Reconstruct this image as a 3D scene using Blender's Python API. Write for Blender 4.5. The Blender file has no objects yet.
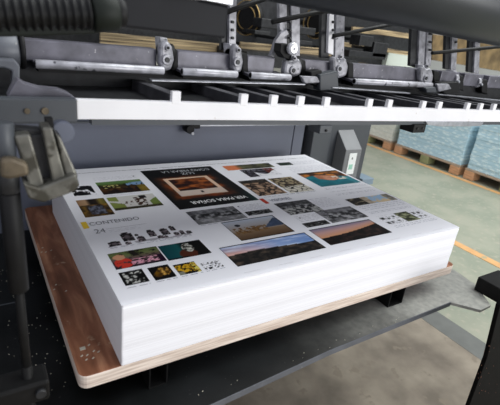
import bpy, bmesh, math, random
from mathutils import Vector, Matrix, Euler, noise
random.seed(7)
S = bpy.context.scene
COL = S.collection
FZ = 0.85          # height of the printed sheet above the floor

# ---------------------------------------------------------------- camera
CL = Vector((-0.1906, -0.6394, 0.4782)); CE = Euler((1.1865, -0.1126, -0.5523), 'XYZ'); CF = 436.65
cd = bpy.data.cameras.new('camera'); cam = bpy.data.objects.new('camera', cd); COL.objects.link(cam)
cam.location = CL + Vector((0, 0, FZ)); cam.rotation_euler = CE
cd.sensor_width = 36; cd.lens = CF/500*36; cd.clip_start = 0.02
cd.dof.use_dof = True; cd.dof.focus_distance = 1.15; cd.dof.aperture_fstop = 7.0
S.camera = cam
CR = CE.to_matrix()
S.view_settings.view_transform = 'Standard'; S.view_settings.look = 'None'
S.view_settings.gamma = 1; S.view_settings.use_curve_mapping = False
S.view_settings.exposure = 0.0

# ---------------------------------------------------------------- light
w = bpy.data.worlds.new('world'); S.world = w; w.use_nodes = True
w.node_tree.nodes['Background'].inputs[0].default_value = (0.88, 0.90, 1.0, 1)
w.node_tree.nodes['Background'].inputs[1].default_value = 0.80
def area(name, loc, target, sx, sy, power, col):
    l = bpy.data.lights.new(name, 'AREA'); l.shape = 'RECTANGLE'; l.size = sx; l.size_y = sy
    l.energy = power; l.color = col
    o = bpy.data.objects.new(name, l); COL.objects.link(o); o.location = loc
    o.rotation_euler = (Vector(target)-Vector(loc)).to_track_quat('-Z', 'Y').to_euler()
    return o
area('hall_window_light', (2.3, -3.3, 1.35), (0.5, 0.3, 0.85), 2.4, 1.3, 78, (1.0, 0.99, 0.97))
area('hall_roof_light', (3.6, -.2, 5.4), (1.9, .6, 0.3), 4.5, 4.5, 330, (0.97, 1.0, 0.97))
area('rear_fill_light', (0.6, 2.0, 2.9), (0.4, 0.4, 0.85), 1.6, .4, 6, (1.0, 0.97, 0.9))  # unseen fill, added to brighten the rear of the sheet

# ---------------------------------------------------------------- helpers
def at(px, py, ax, v):
    """point where the sight line through a photo point meets the plane axis ax = v (heights relative to the sheet)"""
    d = CR @ Vector(((px-250)/CF, -(py-202.5)/CF, -1))
    t = (v-CL[ax])/d[ax]
    return CL + d*t
def U(p): return Vector((p[0], p[1], p[2]+FZ))
def lin(c):
    return tuple(((x/255)/12.92 if x/255 <= .04045 else ((x/255+.055)/1.055)**2.4) for x in c)
def mat(name, col, rough=.5, metal=0., var=.12, scale=30, bump=0., col2=None, spec=None, stretch=None, wear=None):
    m = bpy.data.materials.new(name); m.use_nodes = True
    nt = m.node_tree; b = nt.nodes['Principled BSDF']
    b.inputs['Roughness'].default_value = rough; b.inputs['Metallic'].default_value = metal
    if spec is not None: b.inputs['Specular IOR Level'].default_value = spec
    tc = nt.nodes.new('ShaderNodeTexCoord'); mp = nt.nodes.new('ShaderNodeMapping')
    nt.links.new(tc.outputs['Object'], mp.inputs[0])
    if stretch: mp.inputs['Scale'].default_value = stretch
    n = nt.nodes.new('ShaderNodeTexNoise'); n.inputs['Scale'].default_value = scale; n.inputs['Detail'].default_value = 6
    nt.links.new(mp.outputs[0], n.inputs['Vector'])
    r = nt.nodes.new('ShaderNodeValToRGB'); nt.links.new(n.outputs[0], r.inputs[0])
    c = lin(col); c2 = lin(col2) if col2 else tuple(min(1, x*(1+var)) for x in c)
    c1 = c if col2 else tuple(x*(1-var) for x in c)
    r.color_ramp.elements[0].position = .35; r.color_ramp.elements[1].position = .65
    r.color_ramp.elements[0].color = (*c1, 1); r.color_ramp.elements[1].color = (*c2, 1)
    last = r.outputs[0]
    if wear:
        n2 = nt.nodes.new('ShaderNodeTexNoise'); n2.inputs['Scale'].default_value = wear[1]; n2.inputs['Detail'].default_value = 8
        nt.links.new(tc.outputs['Object'], n2.inputs['Vector'])
        r2 = nt.nodes.new('ShaderNodeValToRGB'); r2.color_ramp.elements[0].position = wear[2]; r2.color_ramp.elements[1].position = wear[2]+.05
        nt.links.new(n2.outputs[0], r2.inputs[0])
        mx = nt.nodes.new('ShaderNodeMix'); mx.data_type = 'RGBA'
        nt.links.new(r2.outputs[0], mx.inputs[0]); nt.links.new(last, mx.inputs[6]); mx.inputs[7].default_value = (*lin(wear[0]), 1)
        last = mx.outputs[2]
    nt.links.new(last, b.inputs['Base Color'])
    if bump:
        bp = nt.nodes.new('ShaderNodeBump'); bp.inputs['Strength'].default_value = bump; bp.inputs['Distance'].default_value = .002
        nt.links.new(n.outputs[0], bp.inputs['Height']); nt.links.new(bp.outputs[0], b.inputs['Normal'])
    return m
M = dict(
    dark=mat('dark_steel', (42, 43, 45), .45, .3, .35, 40),
    black=mat('black_paint', (16, 16, 17), .55, 0, .3, 30, spec=.25),
    post=mat('black_post_paint', (9, 9, 9), .7, 0, .3, 30, spec=.1, wear=((40, 30, 24), 70, .70)),
    blackmetal=mat('worn_black_metal', (17, 17, 17), .55, 0, .3, 30, wear=((44, 40, 36), 60, .70), spec=.2),
    grey=mat('grey_machine_paint', (92, 95, 101), .45, .1, .12, 25, wear=((130, 128, 128), 70, .68)),
    shaft=mat('oily_grey_steel', (100, 99, 108), .42, .2, .3, 22, bump=.2, wear=((160, 158, 162), 90, .66)),
    frame=mat('machine_frame_paint', (68, 72, 77), .45, 0, .06, 8),
    panel=mat('blue_grey_panel_paint', (96, 101, 115), .5, 0, .07, 4),
    house=mat('blue_black_cover_paint', (26, 27, 31), .55, 0, .08, 12, spec=.2),
    silver=mat('bright_steel', (176, 178, 184), .32, .75, .18, 50, bump=.1),
    cast=mat('cast_aluminium', (150, 150, 156), .4, .2, .3, 60, bump=.3, wear=((84, 84, 88), 90, .64)),
    lip=mat('worn_pale_lip', (182, 182, 188), .4, .3, .25, 40, bump=.2, wear=((90, 90, 96), 50, .62)),
    white=mat('white_painted_steel', (244, 244, 246), .38, 0, .03, 12, wear=((190, 180, 165), 28, .66)),
    knobw=mat('polished_knob', (225, 226, 230), .25, .3, .04, 12),
    clamp=mat('dull_nickel', (112, 111, 104), .36, .5, .35, 35, bump=.3, wear=((70, 68, 60), 30, .55)),
    brass=mat('brass_tinted_metal', (96, 86, 70), .45, .4, .3, 40),
    hose=mat('dark_hose_rubber', (14, 15, 16), .5, 0, .25, 20, spec=.3),
    hoseg=mat('dark_green_rubber', (20, 25, 20), .55, 0, .25, 20, spec=.25),
    tan=mat('tan_boards', (66, 54, 38), .6, 0, .2, 5, stretch=(.5, 1, 22), bump=.2, col2=(206, 182, 140)),
    gold=mat('gold_rim', (178, 150, 96), .4, .5, .15, 20),
    blue=mat('painted_blue_grey_tab', (120, 138, 152), .5, 0, .05, 20),
    conc=mat('concrete', (114, 105, 93), .75, 0, .1, 5, bump=.3, col2=(156, 146, 130), wear=((132, 122, 107), 14, .60)),
    strip=mat('grey_cement_strip', (108, 110, 106), .7, 0, .08, 14),
    orange=mat('orange_floor_paint', (214, 164, 108), .6, 0, .08, 14, wear=((172, 160, 126), 16, .60)),
    label=mat('white_label', (228, 232, 230), .5, 0, .02, 10),
    labelg=mat('green_label_print', (150, 200, 180), .5, 0, .02, 10),
    pwood=mat('pallet_wood', (196, 150, 112), .7, 0, .2, 12, stretch=(1, 1, 6)),
    pwoodd=mat('pallet_deck_wood', (170, 150, 130), .7, 0, .15, 12, stretch=(1, 1, 6)),
    greenw=mat('greenish_pallet_block', (142, 146, 104), .7, 0, .15, 12),
    speck=mat('paper_crumb', (190, 186, 170), .8, 0, .1, 10),
    rust=mat('oxide_speck', (110, 70, 52), .6, 0, .3, 60),  # own brown of the rust specks on the corner post
)
class MB:
    def __init__(s): s.bm = bmesh.new(); s.mi = 0
    def _f(s, vs):
        try:
            f = s.bm.faces.new(vs); f.material_index = s.mi; return f
        except ValueError: return None
    def box(s, a, b):
        a = Vector(a); b = Vector(b)
        lo = Vector([min(a[i], b[i]) for i in range(3)]); hi = Vector([max(a[i], b[i]) for i in range(3)])
        v = [s.bm.verts.new(U((x, y, z))) for x in (lo.x, hi.x) for y in (lo.y, hi.y) for z in (lo.z, hi.z)]
        for q in ((0,1,3,2),(4,6,7,5),(0,4,5,1),(2,3,7,6),(0,2,6,4),(1,5,7,3)): s._f([v[i] for i in q])
        return s
    def prism(s, pts, d):
        """polygon of points pushed along vector d"""
        d = Vector(d); n = len(pts)
        a = [s.bm.verts.new(U(p)) for p in pts]; b = [s.bm.verts.new(U(Vector(p)+d)) for p in pts]
        s._f(a); s._f(b[::-1])
        for i in range(n): s._f([a[i], b[i], b[(i+1) % n], a[(i+1) % n]])
        return s
    def polyY(s, px, Y, depth): return s.prism([at(x, y, 1, Y) for x, y in px], (0, depth, 0))
    def bar(s, p, q, wd, ht, up=(0, 0, 1)):
        p = Vector(p); q = Vector(q); d = (q-p).normalized(); u = Vector(up); sd = d.cross(u).normalized(); u = sd.cross(d).normalized()
        pts = [p+sd*wd/2*i+u*ht/2*j for i, j in ((-1,-1),(1,-1),(1,1),(-1,1))]
        return s.prism(pts, q-p)
    def lathe(s, p, q, prof, seg=24, caps=True):
        """prof: list of (t along p->q in metres, radius)"""
        p = Vector(p); q = Vector(q); d = (q-p).normalized()
        a = d.orthogonal().normalized(); b = d.cross(a)
        rings = []
        for t, r in prof:
            rings.append([s.bm.verts.new(U(p+d*t+(a*math.cos(k*2*math.pi/seg)+b*math.sin(k*2*math.pi/seg))*r)) for k in range(seg)])
        for r0, r1 in zip(rings, rings[1:]):
            for k in range(seg):
                f = s._f([r0[k], r0[(k+1) % seg], r1[(k+1) % seg], r1[k]])
                if f: f.smooth = True
        if caps: s._f(rings[0][::-1]); s._f(rings[-1])
        return s
    def cyl(s, p, q, r, seg=24):
        L = (Vector(q)-Vector(p)).length; c = min(r*.12, L*.2)
        return s.lathe(p, q, [(0, r-c), (c, r), (L-c, r), (L, r-c)], seg)
    def build(s, name, m, parent=None, bevel=0., kind=None):
        bmesh.ops.recalc_face_normals(s.bm, faces=s.bm.faces)
        me = bpy.data.meshes.new(name); s.bm.to_mesh(me); s.bm.free()
        ms = m if isinstance(m, (list, tuple)) else [m]
        for x in ms: me.materials.append(x)
        o = bpy.data.objects.new(name, me); COL.objects.link(o)
        if parent is not None:
            o.parent = parent
            o.matrix_parent_inverse = Matrix.Translation(-world_loc(parent))
        if bevel:
            bv = o.modifiers.new('bevel', 'BEVEL'); bv.width = bevel; bv.segments = 2; bv.limit_method = 'ANGLE'
        if kind: o['kind'] = kind
        return o
def world_loc(o):
    v = Vector(o.location)
    while o.parent is not None: v = Vector(o.location); break
    return Vector((0, 0, 0)) if o.type == 'MESH' else v
def thing(name, label, cat, loc, group=None):
    o = bpy.data.objects.new(name, None); COL.objects.link(o); o.location = U(loc); o.empty_display_size = .05
    o['label'] = label; o['category'] = cat
    if group: o['group'] = group
    return o
def tag(o, label, cat, group=None):
    o['label'] = label; o['category'] = cat
    if group: o['group'] = group
    return o
def struct(o): o['kind'] = 'structure'; return o

# ---------------------------------------------------------------- floor
def floor_material():
    m = bpy.data.materials.new('green_painted_floor'); m.use_nodes = True
    nt = m.node_tree; b = nt.nodes['Principled BSDF']; b.inputs['Roughness'].default_value = .5
    tc = nt.nodes.new('ShaderNodeTexCoord')
    def nz(sc, a, c0, c1, lo=.4, hi=.62):
        n = nt.nodes.new('ShaderNodeTexNoise'); n.inputs['Scale'].default_value = sc; n.inputs['Detail'].default_value = 8
        nt.links.new(tc.outputs['Object'], n.inputs['Vector'])
        r = nt.nodes.new('ShaderNodeValToRGB'); nt.links.new(n.outputs[0], r.inputs[0])
        r.color_ramp.elements[0].position = lo; r.color_ramp.elements[1].position = hi
        r.color_ramp.elements[0].color = (*c0, 1); r.color_ramp.elements[1].color = (*c1, 1); return r, n
    r1, n1 = nz(3.5, 0, lin((142, 148, 130)), lin((160, 161, 143)))
    r2, _ = nz(22, 0, (0, 0, 0), (1, 1, 1), .56, .66)
    mx = nt.nodes.new('ShaderNodeMix'); mx.data_type = 'RGBA'
    nt.links.new(r2.outputs[0], mx.inputs[0]); nt.links.new(r1.outputs[0], mx.inputs[6]); mx.inputs[7].default_value = (*lin((168, 164, 146)), 1)
    nt.links.new(mx.outputs[2], b.inputs['Base Color'])
    bp = nt.nodes.new('ShaderNodeBump'); bp.inputs['Strength'].default_value = .15; bp.inputs['Distance'].default_value = .002
    nt.links.new(n1.outputs[0], bp.inputs['Height']); nt.links.new(bp.outputs[0], b.inputs['Normal'])
    return m
FL = -FZ
struct(MB().box((-4, -5, FL-.05), (9, 10, FL)).build('floor', floor_material()))
struct(MB().box((-3, -4, FL), (1.72, 3, FL+.003)).build('trim_1', M['conc']))      # bare concrete under the press
struct(MB().box((1.72, -4, FL), (1.86, 3, FL+.004)).build('trim_2', M['strip']))
a0 = at(456, 243.5, 2, FL); a1 = at(500, 266, 2, FL); dd = (a1-a0)/(a1.y-a0.y)
p0 = a0+dd*(-3-a0.y); p1 = a0+dd*(6-a0.y)
struct(MB().bar((p0.x, p0.y, FL+.001), (p1.x, p1.y, FL+.001), .075, .004).build('trim_3', M['orange']))
struct(MB().box((4.40, -3, FL), (4.47, 8, FL+.003)).build('trim_4', M['orange']))
struct(MB().box((-4, 9.8, FL), (9, 10, 3.2)).build('wall_back', mat('cream_wall', (190, 188, 176), .8, 0, .05, 2)))
struct(MB().box((8.8, -5, FL), (9, 9.8, 3.2)).build('wall_right', mat('pale_wall', (205, 206, 200), .8, 0, .05, 2)))

# ---------------------------------------------------------------- paper pallets behind
def wrap_material(name, base, ink, amount):
    m = bpy.data.materials.new(name); m.use_nodes = True
    nt = m.node_tree; b = nt.nodes['Principled BSDF']; b.inputs['Roughness'].default_value = .45
    tc = nt.nodes.new('ShaderNodeTexCoord'); mp = nt.nodes.new('ShaderNodeMapping')
    mp.inputs['Rotation'].default_value = (math.radians(32), 0, 0); mp.inputs['Scale'].default_value = (1, 9, 26)
    nt.links.new(tc.outputs['Object'], mp.inputs[0])
    v = nt.nodes.new('ShaderNodeTexVoronoi'); v.inputs['Scale'].default_value = 1.6; nt.links.new(mp.outputs[0], v.inputs['Vector'])
    r = nt.nodes.new('ShaderNodeValToRGB'); nt.links.new(v.outputs['Distance'], r.inputs[0])
    r.color_ramp.elements[0].position = .25; r.color_ramp.elements[1].position = .5
    r.color_ramp.elements[0].color = (*lin(ink), 1); r.color_ramp.elements[1].color = (*lin(base), 1)
    sx = nt.nodes.new('ShaderNodeSeparateXYZ'); nt.links.new(tc.outputs['Object'], sx.inputs[0])
    wv = nt.nodes.new('ShaderNodeMath'); wv.operation = 'MULTIPLY'; wv.inputs[1].default_value = 1/.055; nt.links.new(sx.outputs['Z'], wv.inputs[0])
    fr = nt.nodes.new('ShaderNodeMath'); fr.operation = 'FRACT'; nt.links.new(wv.outputs[0], fr.inputs[0])
    lt = nt.nodes.new('ShaderNodeMath'); lt.operation = 'LESS_THAN'; lt.inputs[1].default_value = .10; nt.links.new(fr.outputs[0], lt.inputs[0])
    mul = nt.nodes.new('ShaderNodeMath'); mul.operation = 'MULTIPLY'; mul.inputs[1].default_value = amount; nt.links.new(lt.outputs[0], mul.inputs[0])
    mx = nt.nodes.new('ShaderNodeMix'); mx.data_type = 'RGBA'; nt.links.new(mul.outputs[0], mx.inputs[0])
    nt.links.new(r.outputs[0], mx.inputs[6]); mx.inputs[7].default_value = (*lin((120, 150, 158)), 1)
    nt.links.new(mx.outputs[2], b.inputs['Base Color']); return m
bluewrap = wrap_material('pale_blue_ream_wrap', (184, 214, 226), (222, 240, 244), .35)
whitewrap = wrap_material('pale_cream_ream_wrap', (216, 216, 204), (226, 226, 216), .3)
def pallet(y0, y1, x0, label):
    t = thing('wooden_pallet', label, 'pallet', (x0+.4, (y0+y1)/2, FL), 'wooden pallets under the wrapped paper')
    MB().box((x0, y0, FL+.10), (x0+.8, y1, FL+.125)).build('deck', M['pwoodd'], t, .003)
    for k, (yy) in enumerate((y0+.06, (y0+y1)/2, y1-.06)):
        for xx in (x0+.07, x0+.73):
            MB().box((xx-.07, yy-.06, FL+.004), (xx+.07, yy+.06, FL+.10)).build('block', M['greenw'] if k == 1 and xx < x0+.4 else M['pwood'], t, .004)
    return t
def ream_stack(y0, y1, x0, h, m, label, cat='paper stack'):
    t = thing('wrapped_paper_stack', label, cat, (x0+.4, (y0+y1)/2, FL+.125), 'wrapped paper stacks on pallets')
    b = MB(); n = max(2, int(h/.055)); z = FL+.125
    for k in range(n):
        j = random.uniform(-.004, .004); j2 = random.uniform(-.005, .005)
        b.box((x0+.01+j, y0+.01+j2, z+k*h/n+.0006), (x0+.79+j, y1-.01+j2, z+(k+1)*h/n))
    b.build('wrapped_reams', m, t, .004, kind='stuff')
    return t
pallet(2.10, 3.05, 4.5, 'long wooden pallet under the middle blue paper stack, with one greenish block')
ream_stack(2.10, 3.05, 4.5, .62, bluewrap, 'pale blue wrapped paper stack whose whole front shows, between the cream stack and right edge')
pallet(1.05, 2.03, 4.5, 'wooden pallet at the right edge of the photo under a blue paper stack')
ream_stack(1.05, 2.03, 4.5, .62, bluewrap, 'pale blue wrapped paper stack cut off by the right edge of the photo')
pallet(3.13, 4.0, 4.5, 'wooden pallet farthest back, under the cream paper stack beside the grey frame')
ream_stack(3.13, 4.0, 4.5, .50, whitewrap, 'cream white wrapped paper stack right beside the grey machine frame')
sl = MB().box((4.494, 1.30, -.69), (4.502, 1.46, -.58)).build('stack_label', M['label'])
tag(sl, 'white paper label stuck on the blue stack at right edge', 'label')

# ---------------------------------------------------------------- lift plate
PZ = -.232
edge = [at(x, y, 2, PZ) for x, y in ((140, 434), (210, 405), (330, 350), (450, 302), (481, 310), (491, 305), (475, 284), (456, 271))]
e0 = edge[0]
pl = [(-.9, e0.y-.02, PZ)]+[(p.x, p.y, PZ) for p in edge]+[(edge[-1].x, .83, PZ), (-.9, .83, PZ)]
lp = thing('lift_plate', 'dark oily steel lift plate under the plywood board of the paper pile', 'metal plate', (.3, .4, PZ-.01))
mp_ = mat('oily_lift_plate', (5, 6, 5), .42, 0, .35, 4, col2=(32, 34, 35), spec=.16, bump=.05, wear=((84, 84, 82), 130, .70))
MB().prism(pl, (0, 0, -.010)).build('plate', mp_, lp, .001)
nt = mp_.node_tree; pbs = nt.nodes['Principled BSDF']; old = pbs.inputs['Base Color'].links[0].from_socket      # bare scuffed end, with its sheen painted in as brightening along x
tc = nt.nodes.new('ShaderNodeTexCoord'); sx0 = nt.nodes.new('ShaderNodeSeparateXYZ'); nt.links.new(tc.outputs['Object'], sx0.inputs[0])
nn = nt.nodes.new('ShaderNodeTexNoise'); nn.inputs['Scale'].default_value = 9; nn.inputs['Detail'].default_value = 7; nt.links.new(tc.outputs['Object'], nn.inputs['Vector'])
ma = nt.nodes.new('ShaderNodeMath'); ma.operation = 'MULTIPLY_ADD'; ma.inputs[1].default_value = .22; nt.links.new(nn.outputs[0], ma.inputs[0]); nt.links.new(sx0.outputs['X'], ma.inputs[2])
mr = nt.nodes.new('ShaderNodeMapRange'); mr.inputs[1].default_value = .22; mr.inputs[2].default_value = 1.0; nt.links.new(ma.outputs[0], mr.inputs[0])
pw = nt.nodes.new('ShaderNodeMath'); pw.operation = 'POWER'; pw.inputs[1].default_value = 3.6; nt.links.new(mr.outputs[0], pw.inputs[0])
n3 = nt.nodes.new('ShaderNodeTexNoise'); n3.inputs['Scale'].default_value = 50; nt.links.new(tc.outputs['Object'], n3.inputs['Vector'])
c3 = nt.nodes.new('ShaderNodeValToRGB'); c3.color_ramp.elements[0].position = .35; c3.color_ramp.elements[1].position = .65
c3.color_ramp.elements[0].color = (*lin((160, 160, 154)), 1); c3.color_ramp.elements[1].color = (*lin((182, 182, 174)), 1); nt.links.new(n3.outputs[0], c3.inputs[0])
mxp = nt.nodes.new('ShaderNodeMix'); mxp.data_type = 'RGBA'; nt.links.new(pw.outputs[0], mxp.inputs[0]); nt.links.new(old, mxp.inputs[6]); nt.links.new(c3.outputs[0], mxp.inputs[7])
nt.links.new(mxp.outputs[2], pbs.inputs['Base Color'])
lips = MB()
for a, b in ((0, 1), (1, 2), (2, 3)):
    A = edge[a]; B = edge[b]
    lips.bar((A.x, A.y-.002, PZ-.006), (B.x, B.y-.002, PZ-.006), .003, .014)
lips.build('worn_edge', M['grey'], lp)
sm = MB(); sm.box((-.85, .42, PZ), (-.12, .424, PZ+.001)); sm.build('seam', M['frame'], lp)
crumbs = MB()
for k in range(150):
    x = random.gauss(-.14, .05); y = random.uniform(.0, .6)
    if k > 110 and k % 2: x = random.uniform(.05, .8); y = random.uniform(-.05, -.03)
    if x > .02 and k <= 110: continue
    r = random.uniform(.0005, .0013); a = random.uniform(0, 3)
    crumbs.bar((x, y, PZ+.0006), (x+r*math.cos(a)*2, y+r*math.sin(a)*2, PZ+.0006), r, .001)
tag(crumbs.build('paper_crumbs', M['speck']), 'tiny paper crumbs scattered over the dark lift plate', 'crumbs')['kind'] = 'stuff'
lg = thing('plate_bracket', 'black square bracket on the right tip of the lift plate', 'bracket', tuple(at(490, 295, 2, PZ)))
q = at(493, 296, 2, PZ)
MB().box((q.x-.03, q.y-.035, PZ+.001), (q.x+.09, q.y+.05, PZ+.05)).build('block', M['blackmetal'], lg, .003)
MB().box((q.x+.0, q.y-.047, PZ+.015), (q.x+.05, q.y-.035, PZ+.035)).build('bolt_plate', M['dark'], lg, .002)

# ---------------------------------------------------------------- board
BT = -.137
bd = thing('plywood_board', 'worn reddish brown plywood board carrying the pile of printed sheets', 'board', (.48, .4, BT-.03))
def wood():
    m = bpy.data.materials.new('plywood_face'); m.use_nodes = True
    nt = m.node_tree; b = nt.nodes['Principled BSDF']; b.inputs['Roughness'].default_value = .45; b.inputs['Specular IOR Level'].default_value = .25
    tc = nt.nodes.new('ShaderNodeTexCoord'); mp = nt.nodes.new('ShaderNodeMapping'); mp.inputs['Scale'].default_value = (9, 1.6, 9)
    nt.links.new(tc.outputs['Object'], mp.inputs[0])
    n = nt.nodes.new('ShaderNodeTexNoise'); n.inputs['Scale'].default_value = 4; n.inputs['Detail'].default_value = 9; n.inputs['Distortion'].default_value = .6
    nt.links.new(mp.outputs[0], n.inputs['Vector'])
    r = nt.nodes.new('ShaderNodeValToRGB'); nt.links.new(n.outputs[0], r.inputs[0])
    e = r.color_ramp.elements; e[0].position = .3; e[1].position = .72
    e[0].color = (*lin((104, 66, 46)), 1); e[1].color = (*lin((182, 132, 100)), 1)
    k = r.color_ramp.elements.new(.5); k.color = (*lin((138, 90, 66)), 1)
    n2 = nt.nodes.new('ShaderNodeTexNoise'); n2.inputs['Scale'].default_value = 26; n2.inputs['Detail'].default_value = 6
    nt.links.new(tc.outputs['Object'], n2.inputs['Vector'])
    r2 = nt.nodes.new('ShaderNodeValToRGB'); r2.color_ramp.elements[0].position = .66; r2.color_ramp.elements[1].position = .72
    nt.links.new(n2.outputs[0], r2.inputs[0])
    mx = nt.nodes.new('ShaderNodeMix'); mx.data_type = 'RGBA'; nt.links.new(r2.outputs[0], mx.inputs[0])
    nt.links.new(r.outputs[0], mx.inputs[6]); mx.inputs[7].default_value = (*lin((176, 150, 124)), 1)
    nt.links.new(mx.outputs[2], b.inputs['Base Color']); return m
woodf = wood()
wedge = mat('plywood_edge', (196, 176, 160), .6, 0, .2, 10, stretch=(1, 1, 22), col2=(238, 224, 210), bump=.2)
def rounded(x0, y0, x1, y1, r, n=5):
    o = []
    for cx, cy, a in ((x1-r, y1-r, 0), (x0+r, y1-r, 90), (x0+r, y0+r, 180), (x1-r, y0+r, 270)):
        for k in range(n+1):
            t = math.radians(a+90*k/n); o.append((cx+r*math.cos(t), cy+r*math.sin(t)))
    return o
rp = rounded(-.075, .0, 1.045, .80, .018)
b = MB(); bm = b.bm
tp = [bm.verts.new(U((x, y, BT))) for x, y in rp]; bt = [bm.verts.new(U((x, y, BT-.030))) for x, y in rp]
f = bm.faces.new(tp); f.material_index = 0; f = bm.faces.new(bt[::-1]); f.material_index = 0
for i in range(len(rp)):
    f = bm.faces.new([tp[i], bt[i], bt[(i+1) % len(rp)], tp[(i+1) % len(rp)]]); f.material_index = 1
b.build('plywood_sheet', [woodf, wedge], bd, .0025)
ch = MB()
for k in range(14):
    x = random.uniform(-.072, -.03); y = random.choice([.05, .06, .07, .3, .5])+random.uniform(-.02, .02)
    ch.bar((x, y, BT+.0008), (x+.004, y+.003, BT+.0008), .002, .001)
ch.box((-.058, .072, BT), (-.048, .080, BT+.001))
ch.build('splinters', M['speck'], bd, kind='stuff')
for x0, x1 in ((.060, .100), (.778, .84)):
    g = MB(); z0 = PZ+.0005; z1 = BT-.0305; th = .003; y0 = .012; y1 = .78
    g.box((x0, y0, z0), (x1, y1, z0+th)); g.box((x0, y0, z1-th), (x1, y1, z1))
    g.box((x0, y0, z0+th), (x0+th, y1, z1-th)); g.box((x1-th, y0, z0+th), (x1, y1, z1-th))
    g.build('runner', M['blackmetal'], bd)

# ---------------------------------------------------------------- the pile of printed sheets
SX, SY, SH = 1.0, .742, .1368
ps = thing('printed_sheet_pile', 'thick pile of white sheets printed with magazine pages, on the plywood board', 'paper pile', (.5, .37, -SH))
def paper_side():
    m = bpy.data.materials.new('paper_edges'); m.use_nodes = True
    nt = m.node_tree; b = nt.nodes['Principled BSDF']; b.inputs['Roughness'].default_value = .75; b.inputs['Specular IOR Level'].default_value = .2
    tc = nt.nodes.new('ShaderNodeTexCoord'); mp = nt.nodes.new('ShaderNodeMapping'); mp.inputs['Scale'].default_value = (1.2, 1.2, 420)
    nt.links.new(tc.outputs['Object'], mp.inputs[0])
    n = nt.nodes.new('ShaderNodeTexNoise'); n.inputs['Scale'].default_value = 1; n.inputs['Detail'].default_value = 4
    nt.links.new(mp.outputs[0], n.inputs['Vector'])
    r = nt.nodes.new('ShaderNodeValToRGB'); nt.links.new(n.outputs[0], r.inputs[0])
    r.color_ramp.elements[0].position = .25; r.color_ramp.elements[1].position = .6
    r.color_ramp.elements[0].color = (*lin((237, 237, 240)), 1); r.color_ramp.elements[1].color = (*lin((243, 243, 246)), 1)
    nt.links.new(r.outputs[0], b.inputs['Base Color']); return m
b = MB(); bm = b.bm; NL = 60; rings = []
for k in range(NL+1):
    z = -SH+(SH-.0015)*k/NL
    jx = noise.noise(Vector((k*.12, 0, 3)))*.0008+random.uniform(-.00012, .00012); jy = noise.noise(Vector((k*.1, 5, 1)))*.0008+random.uniform(-.00012, .00012)
    if k > NL-3: jx += .0008; jy += .0010
    rg = [bm.verts.new(U((jx+x, jy+y, z))) for x, y in rounded(0, 0, SX-.0, SY, .003, 2)]
    rings.append(rg)
n = len(rings[0])
for r0, r1 in zip(rings, rings[1:]):
    for i in range(n): bm.faces.new([r0[i], r0[(i+1) % n], r1[(i+1) % n], r1[i]])
bm.faces.new(rings[0][::-1]); bm.faces.new(rings[-1])
b.build('sheet_block', paper_side(), ps, kind='stuff')

# printed top sheet : ink is a colour attribute on the paper's own mesh
def N(x, y, s=0, o=3):
    v = 0; a = .5; f = 1
    for i in range(o): v += a*noise.noise(Vector((x*f, y*f, s*7.3+i*3.1))); a *= .55; f *= 2.1
    return max(0, min(1, .5+v*.95))
def mixc(a, b, t): t = max(0, min(1, t)); return tuple(a[i]*(1-t)+b[i]*t for i in range(3))
def ramp(t, *st):
    for (t0, c0), (t1, c1) in zip(st, st[1:]):
        if t <= t1: return mixc(c0, c1, (t-t0)/max(1e-6, t1-t0))
    return st[-1][1]
def ell(u, v, cu, cv, ru, rv): return ((u-cu)/ru)**2+((v-cv)/rv)**2 < 1
PAPER = (233, 233, 238)
CAMS = [(.08, .22, .065, .18, 0), (.25, .60, .065, .34, 0), (.22, .12, .03, .10, 0), (.385, .30, .045, .20, 0), (.36, .62, .02, .09, 0), (.53, .60, .045, .27, 0), (.60, .20, .035, .13, 0), (.69, .58, .045, .27, 0),
        (.66, .18, .018, .08, 0), (.80, .74, .028, .22, 0), (.80, .26, .03, .13, 0), (.875, .30, .028, .17, 0), (.95, .24, .03, .11, 0)]
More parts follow.
